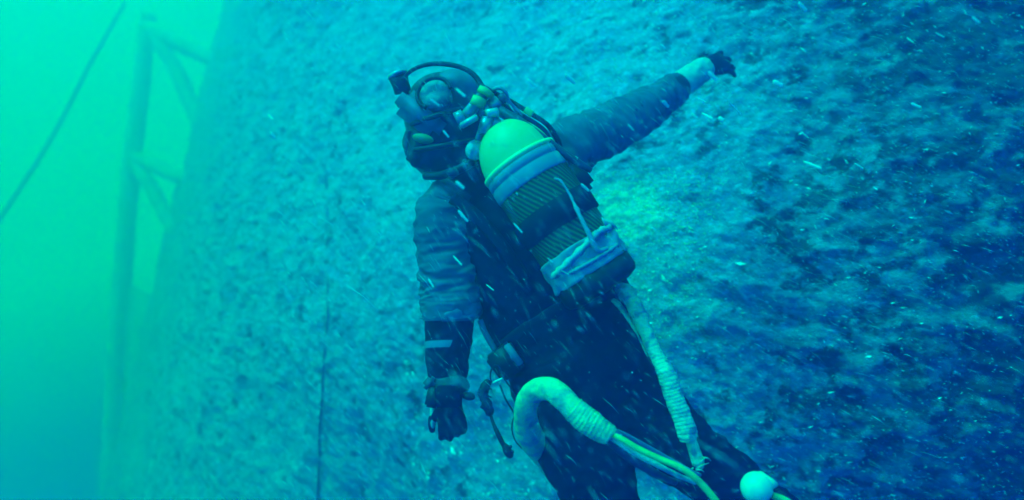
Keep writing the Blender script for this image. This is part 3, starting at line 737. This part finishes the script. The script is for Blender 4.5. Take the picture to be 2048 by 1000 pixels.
# ------------------------------------------------------------------ hip gear
eb = thing('equipment_box', P(1020, 715, 2.0), 'dark box with a pale strip clipped on the belt at the hip', 'equipment box')
bxax = [Vector((.6, 0, -.8)), Vector((0, 1, 0)), Vector((.8, 0, .6))]
V, F = box_mesh(P(1012, 722, 2.02), (.085, .07, .085), bxax, .12); mesh_obj('box_body', V, F, M['rubber'], eb)
V, F = box_mesh(P(1027, 709, 1.975), (.070, .012, .020), bxax, .2); mesh_obj('pale_strip', V, F, M['paleweb'], eb)
cb = thing('carabiner', P(985, 765, 1.98), 'bright metal snap hook with wire loop below the hip box', 'carabiner')
V, F = ptube([(985, 767, 1.97, 3), (995, 762, 1.97, 3.4), (1006, 757, 1.97, 3)], 10, 10); mesh_obj('hook_gate', V, F, M['palemetal'], cb)
V, F = ptube([(1006, 757, 1.97, 1.6), (1000, 738, 1.97, 1.6), (990, 730, 1.97, 1.6), (982, 742, 1.97, 1.6), (981, 757, 1.97, 1.6), (985, 767, 1.97, 1.6)], 30, 8); mesh_obj('wire_loop', V, F, M['rubber'], cb)
gc = MB()
for (u_, v_, r_) in ((970, 775, 11), (968, 795, 10), (974, 810, 12), (979, 822, 10), (966, 786, 12), (974, 768, 9)):
    gc.add(*sphere_mesh(P(u_, v_, 1.98), (r_ * .00135, r_ * .0014, r_ * .0016), 14, 10))
for k_ in range(7):
    a = RNG.uniform(0, 6.28); u_, v_ = 972 + RNG.uniform(-5, 5), 795 + RNG.uniform(-22, 25)
    gc.add(*ptube([(u_, v_, 1.97, 3), (u_ + 14 * math.cos(a), v_ + 12 * math.sin(a), 1.965, 1.6)], 5, 8))
g = remesh('clip_cluster', gc, .003, M['rubber'], None, 1); tag(g, 'tangled cluster of small dark clips above the hanging lanyard', 'clips')
la = thing('lanyard', P(995, 860, 1.97), 'short dark lanyard with a knotted tag swinging below the clips', 'lanyard')
V, F = ptube([(979, 822, 1.98, 3), (986, 845, 1.97, 3.5), (996, 868, 1.96, 5), (1006, 888, 1.96, 5), (1012, 898, 1.96, 4)], 30, 10); mesh_obj('cord', V, F, M['rubber'], la)
kb = MB()
kb.add(*ptube([(1008, 888, 1.96, 5), (1014, 900, 1.96, 9), (1020, 910, 1.96, 8), (1022, 916, 1.96, 4)], 14, 12))
kb.add(*ptube([(1014, 896, 1.955, 3), (1024, 892, 1.955, 3.5)], 6, 8)); kb.add(*ptube([(1016, 905, 1.955, 3), (1028, 903, 1.955, 2.5)], 6, 8))
remesh('knot', kb, .0025, M['rubber'], la, 1)
# loose strings behind the U hose
for i, (pts, lab) in enumerate((([(1000, 770, 2.02, 2.2), (1012, 800, 2.0, 2), (1030, 830, 1.99, 2), (1042, 870, 1.98, 2), (1052, 900, 1.98, 2), (1066, 912, 1.98, 2)], 'thin dark line hanging left of the bent white hose'),
                    ([(1010, 760, 2.04, 1.6), (1026, 784, 2.03, 1.6), (1034, 812, 2.02, 1.6), (1024, 850, 2.0, 1.6), (1030, 880, 1.99, 1.6), (1052, 905, 1.98, 1.5)], 'thinner looping line between hip box and bent white hose'))):
    hose('dangling_line', pts, M['rubber'], lab, 'line', 40, 8)

# wrist console
wc = thing('wrist_console', P(897, 790, 2.0), 'dark gauge console strapped round the hanging wrist', 'gauge console')
V, F = box_mesh(P(868, 793, 2.0), (.040, .06, .055), [Vector((.97, 0, -.2)), Vector((0, 1, 0)), Vector((.2, 0, .97))], .15); mesh_obj('console_body', V, F, M['rubber'], wc)
V, F = box_mesh(P(895, 793, 1.965), (.07, .03, .060), None, .2); mesh_obj('gauge', V, F, M['suit'], wc)
V, F = sphere_mesh(P(937, 792, 1.99), (.020, .022, .012), 18, 12, [Vector((.97, 0, -.2)), Vector((0, 1, 0)), Vector((.2, 0, .97))]); mesh_obj('side_knob', V, F, M['rubber'], wc)
V, F = ptube([(898, 770, 2.045, 41), (898, 775, 2.04, 42), (898, 780, 2.04, 39)], 6, 36, cap=False); mesh_obj('wrist_strap', V, F, M['hosegrey'], wc)
V, F = box_mesh(P(859, 766, 2.0), (.030, .03, .040), [Vector((.8, 0, -.6)), Vector((0, 1, 0)), Vector((.6, 0, .8))], .3); mesh_obj('pale_tab', V, F, M['disc'], wc)
V, F = sphere_mesh(P(866, 830, 2.04), (.010, .018, .040), 16, 12); mesh_obj('pale_strap_end', V, F, M['pinch'], wc)

# ------------------------------------------------------------------ drifting flakes and specks, lengthened to imitate motion streaks
FD = Vector((.78, 0, -.62))
flakes = [(921, 185, 26, 5), (1062, 165, 22, 6), (1140, 158, 26, 9), (892, 268, 18, 5), (920, 370, 22, 7), (926, 432, 30, 6), (1036, 456, 26, 4), (915, 521, 26, 4), (862, 566, 20, 4),
          (1332, 208, 20, 7), (1425, 152, 24, 9), (1389, 232, 16, 5), (1414, 232, 24, 6), (1468, 215, 44, 4), (1442, 238, 12, 9), (1403, 200, 22, 3), (1555, 168, 22, 12), (1832, 211, 22, 6), (1605, 14, 24, 9), (1952, 40, 20, 5),
          (870, 205, 24, 4), (1240, 158, 14, 3), (1718, 332, 22, 4), (1625, 330, 36, 6), (1170, 375, 22, 6), (541, 234, 16, 3), (545, 270, 14, 6), (1262, 255, 18, 2.5), (1880, 70, 20, 3), (1820, 80, 16, 3), (1610, 270, 18, 3), (1130, 545, 18, 2.5), (980, 575, 20, 2.5), (1100, 520, 14, 2.5)]
flake_labels = ['pale streaked flake on the back of the helmet',
                'bright flake in open water above the right shoulder', "broad bright flake above the reaching arm's shoulder", 'small flake over the side of the helmet',
                'bright flake at the base of the neck', "bright streaked flake over the hanging arm's shoulder", 'white streaked flake left of the tank strap',
                'thin flake beside the hanging upper arm near the torso',
                'small flake above the elbow of the hanging arm',
                'bright flake on the forearm just before the gauntlet',
                'broad bright flake just below the gloved reaching hand',
                'thin flake under the wrist of the reaching arm',
                'slim flake a little left of the white rounded flake',
                'longest thin flake right of the reaching hand',
                'rounded whitish flake below the reaching hand',
                'thin flake under the pale gauntlet',
                'broad pale flake alone right of the reaching hand at the same height',
                'bright flake in the middle of the dark upper right wall',
                'broad flake touching the top edge right of centre',
                'bright flake near the top right corner',
                'thin flake crossing the round helmet disc',
                'small thin flake over the reaching upper arm',
                'slim flake in front of the wall at far right centre',
                'longest broad flake on the wall right of centre',
                'flake beside the harness pouch at the tank',
                'thin sliver on the left wall, upper of two',
                'broader fleck on the left wall, lower of two',
                'hair thin flake on the middle of the reaching sleeve',
                'thin flake above the bright one on the upper right wall',
                'thin flake left of the top right corner flake',
                'thin flake below the broad one right of the hand',
                'thin flake lying across the taped tank end',
                'thin flake on the torso beside the hanging elbow',
                'thin flake over the torso left of the taped tank end']
base_me = None
for i, (u_, v_, L_, W_) in enumerate(flakes):
    d_ = RNG.uniform(1.35, 1.75)
    k_ = d_ / FPX; a = -math.radians(np.interp(u_, (500, 1000, 1300, 1500), (52, 44, 36, 34))) + RNG.gauss(0, .1)
    dr = Vector((math.cos(a), RNG.gauss(0, .25), math.sin(a))).normalized()
    if base_me is None:
        V, F = loft([(0, 0, -1), (.04, 0, -.9), (-.05, .03, -.3), (.05, -.04, .3), (-.03, .02, .85), (0, 0, 1)], [.3, .8, 1, .85, .95, .35], 9, disp=lambda s, t, p: .35 * (fbm(p * 3.1, 2) - .5), wdir=(1, 0, 0))
        o = mesh_obj('streaked_flake', V, F, M['flake']); base_me = o.data
    else:
        o = link(bpy.data.objects.new('streaked_flake', base_me))
    o.location = P(u_, v_, d_)
    o.rotation_euler = Matrix([Vector(q) for q in frame_from(dr)]).transposed().to_euler()
    o.scale = (W_ * k_ * .5, W_ * k_ * .3, L_ * k_ * .5)
    tag(o, flake_labels[i], 'flake', 'streaked flakes in the water')
mo = MB(); nV = []; nF = []
for i in range(6500):
    d_ = 0.75 + 2.0 * NR.rand() ** .8
    u_ = 560 + 1560 * NR.rand(); v_ = -60 + 1120 * NR.rand()
    c_ = P(u_, v_, d_)
    a = -math.radians(np.interp(u_, (500, 1000, 1300, 1800), (48, 58, 45, 22))) + NR.normal(0, .14)
    dr = Vector((math.cos(a), NR.normal(0, .3), math.sin(a))).normalized()
    L_ = .0078 * math.exp(NR.normal(0, .65)); r_ = .00032 * math.exp(NR.normal(0, .5)); rnd = NR.rand() < .10
    if rnd: L_ *= .22; r_ *= 2.0
    s1 = dr.cross(Vector((0, 1, 0))).normalized(); s2 = dr.cross(s1)
    b0 = len(nV)
    for t_, q in ((-1, .3), (0, 1), (1, .2)):
        cc_ = c_ + dr * L_ * t_ + s1 * L_ * (.06 if t_ == 0 else 0)
        for an in (0, 2.09, 4.19):
            nV.append(tuple(cc_ + (s1 * math.cos(an) + s2 * math.sin(an)) * r_ * q))
    for k_ in (0, 3):
        for j in range(3): nF.append((b0 + k_ + j, b0 + k_ + (j + 1) % 3, b0 + k_ + 3 + (j + 1) % 3, b0 + k_ + 3 + j))
    nF += [(b0 + 2, b0 + 1, b0), (b0 + 6, b0 + 7, b0 + 8)]
tag(mesh_obj('streaked_specks', nV, nF, M['mote']), 'countless fine pale specks drawn out into streaks in the water', 'fibres', None, 'stuff')

# ------------------------------------------------------------------ the water itself (even haze)
V, F = box_mesh((-5.0, 10.5, -.35), (26.0, 24.0, 16.1), None, 0)
m = bpy.data.materials.new('water_haze'); m.use_nodes = True
n, l = m.node_tree.nodes, m.node_tree.links
for q in list(n):
    if q.type == 'BSDF_PRINCIPLED': n.remove(q)
pv = n.new('ShaderNodeVolumePrincipled')
pv.inputs['Color'].default_value = (.05, .27, 1.0, 1)
pv.inputs['Density'].default_value = .21
pv.inputs['Density Attribute'].default_value = ''
pv.inputs['Anisotropy'].default_value = .7
pv.inputs['Absorption Color'].default_value = (0, .9, .9, 1)
l.new(pv.outputs[0], n['Material Output'].inputs['Volume'])
m.cycles.homogeneous_volume = True if hasattr(m.cycles, 'homogeneous_volume') else None
hz = mesh_obj('haze', V, F, m, None, False)
tag(hz, 'blue green water filling the whole view', 'water', None, 'stuff')
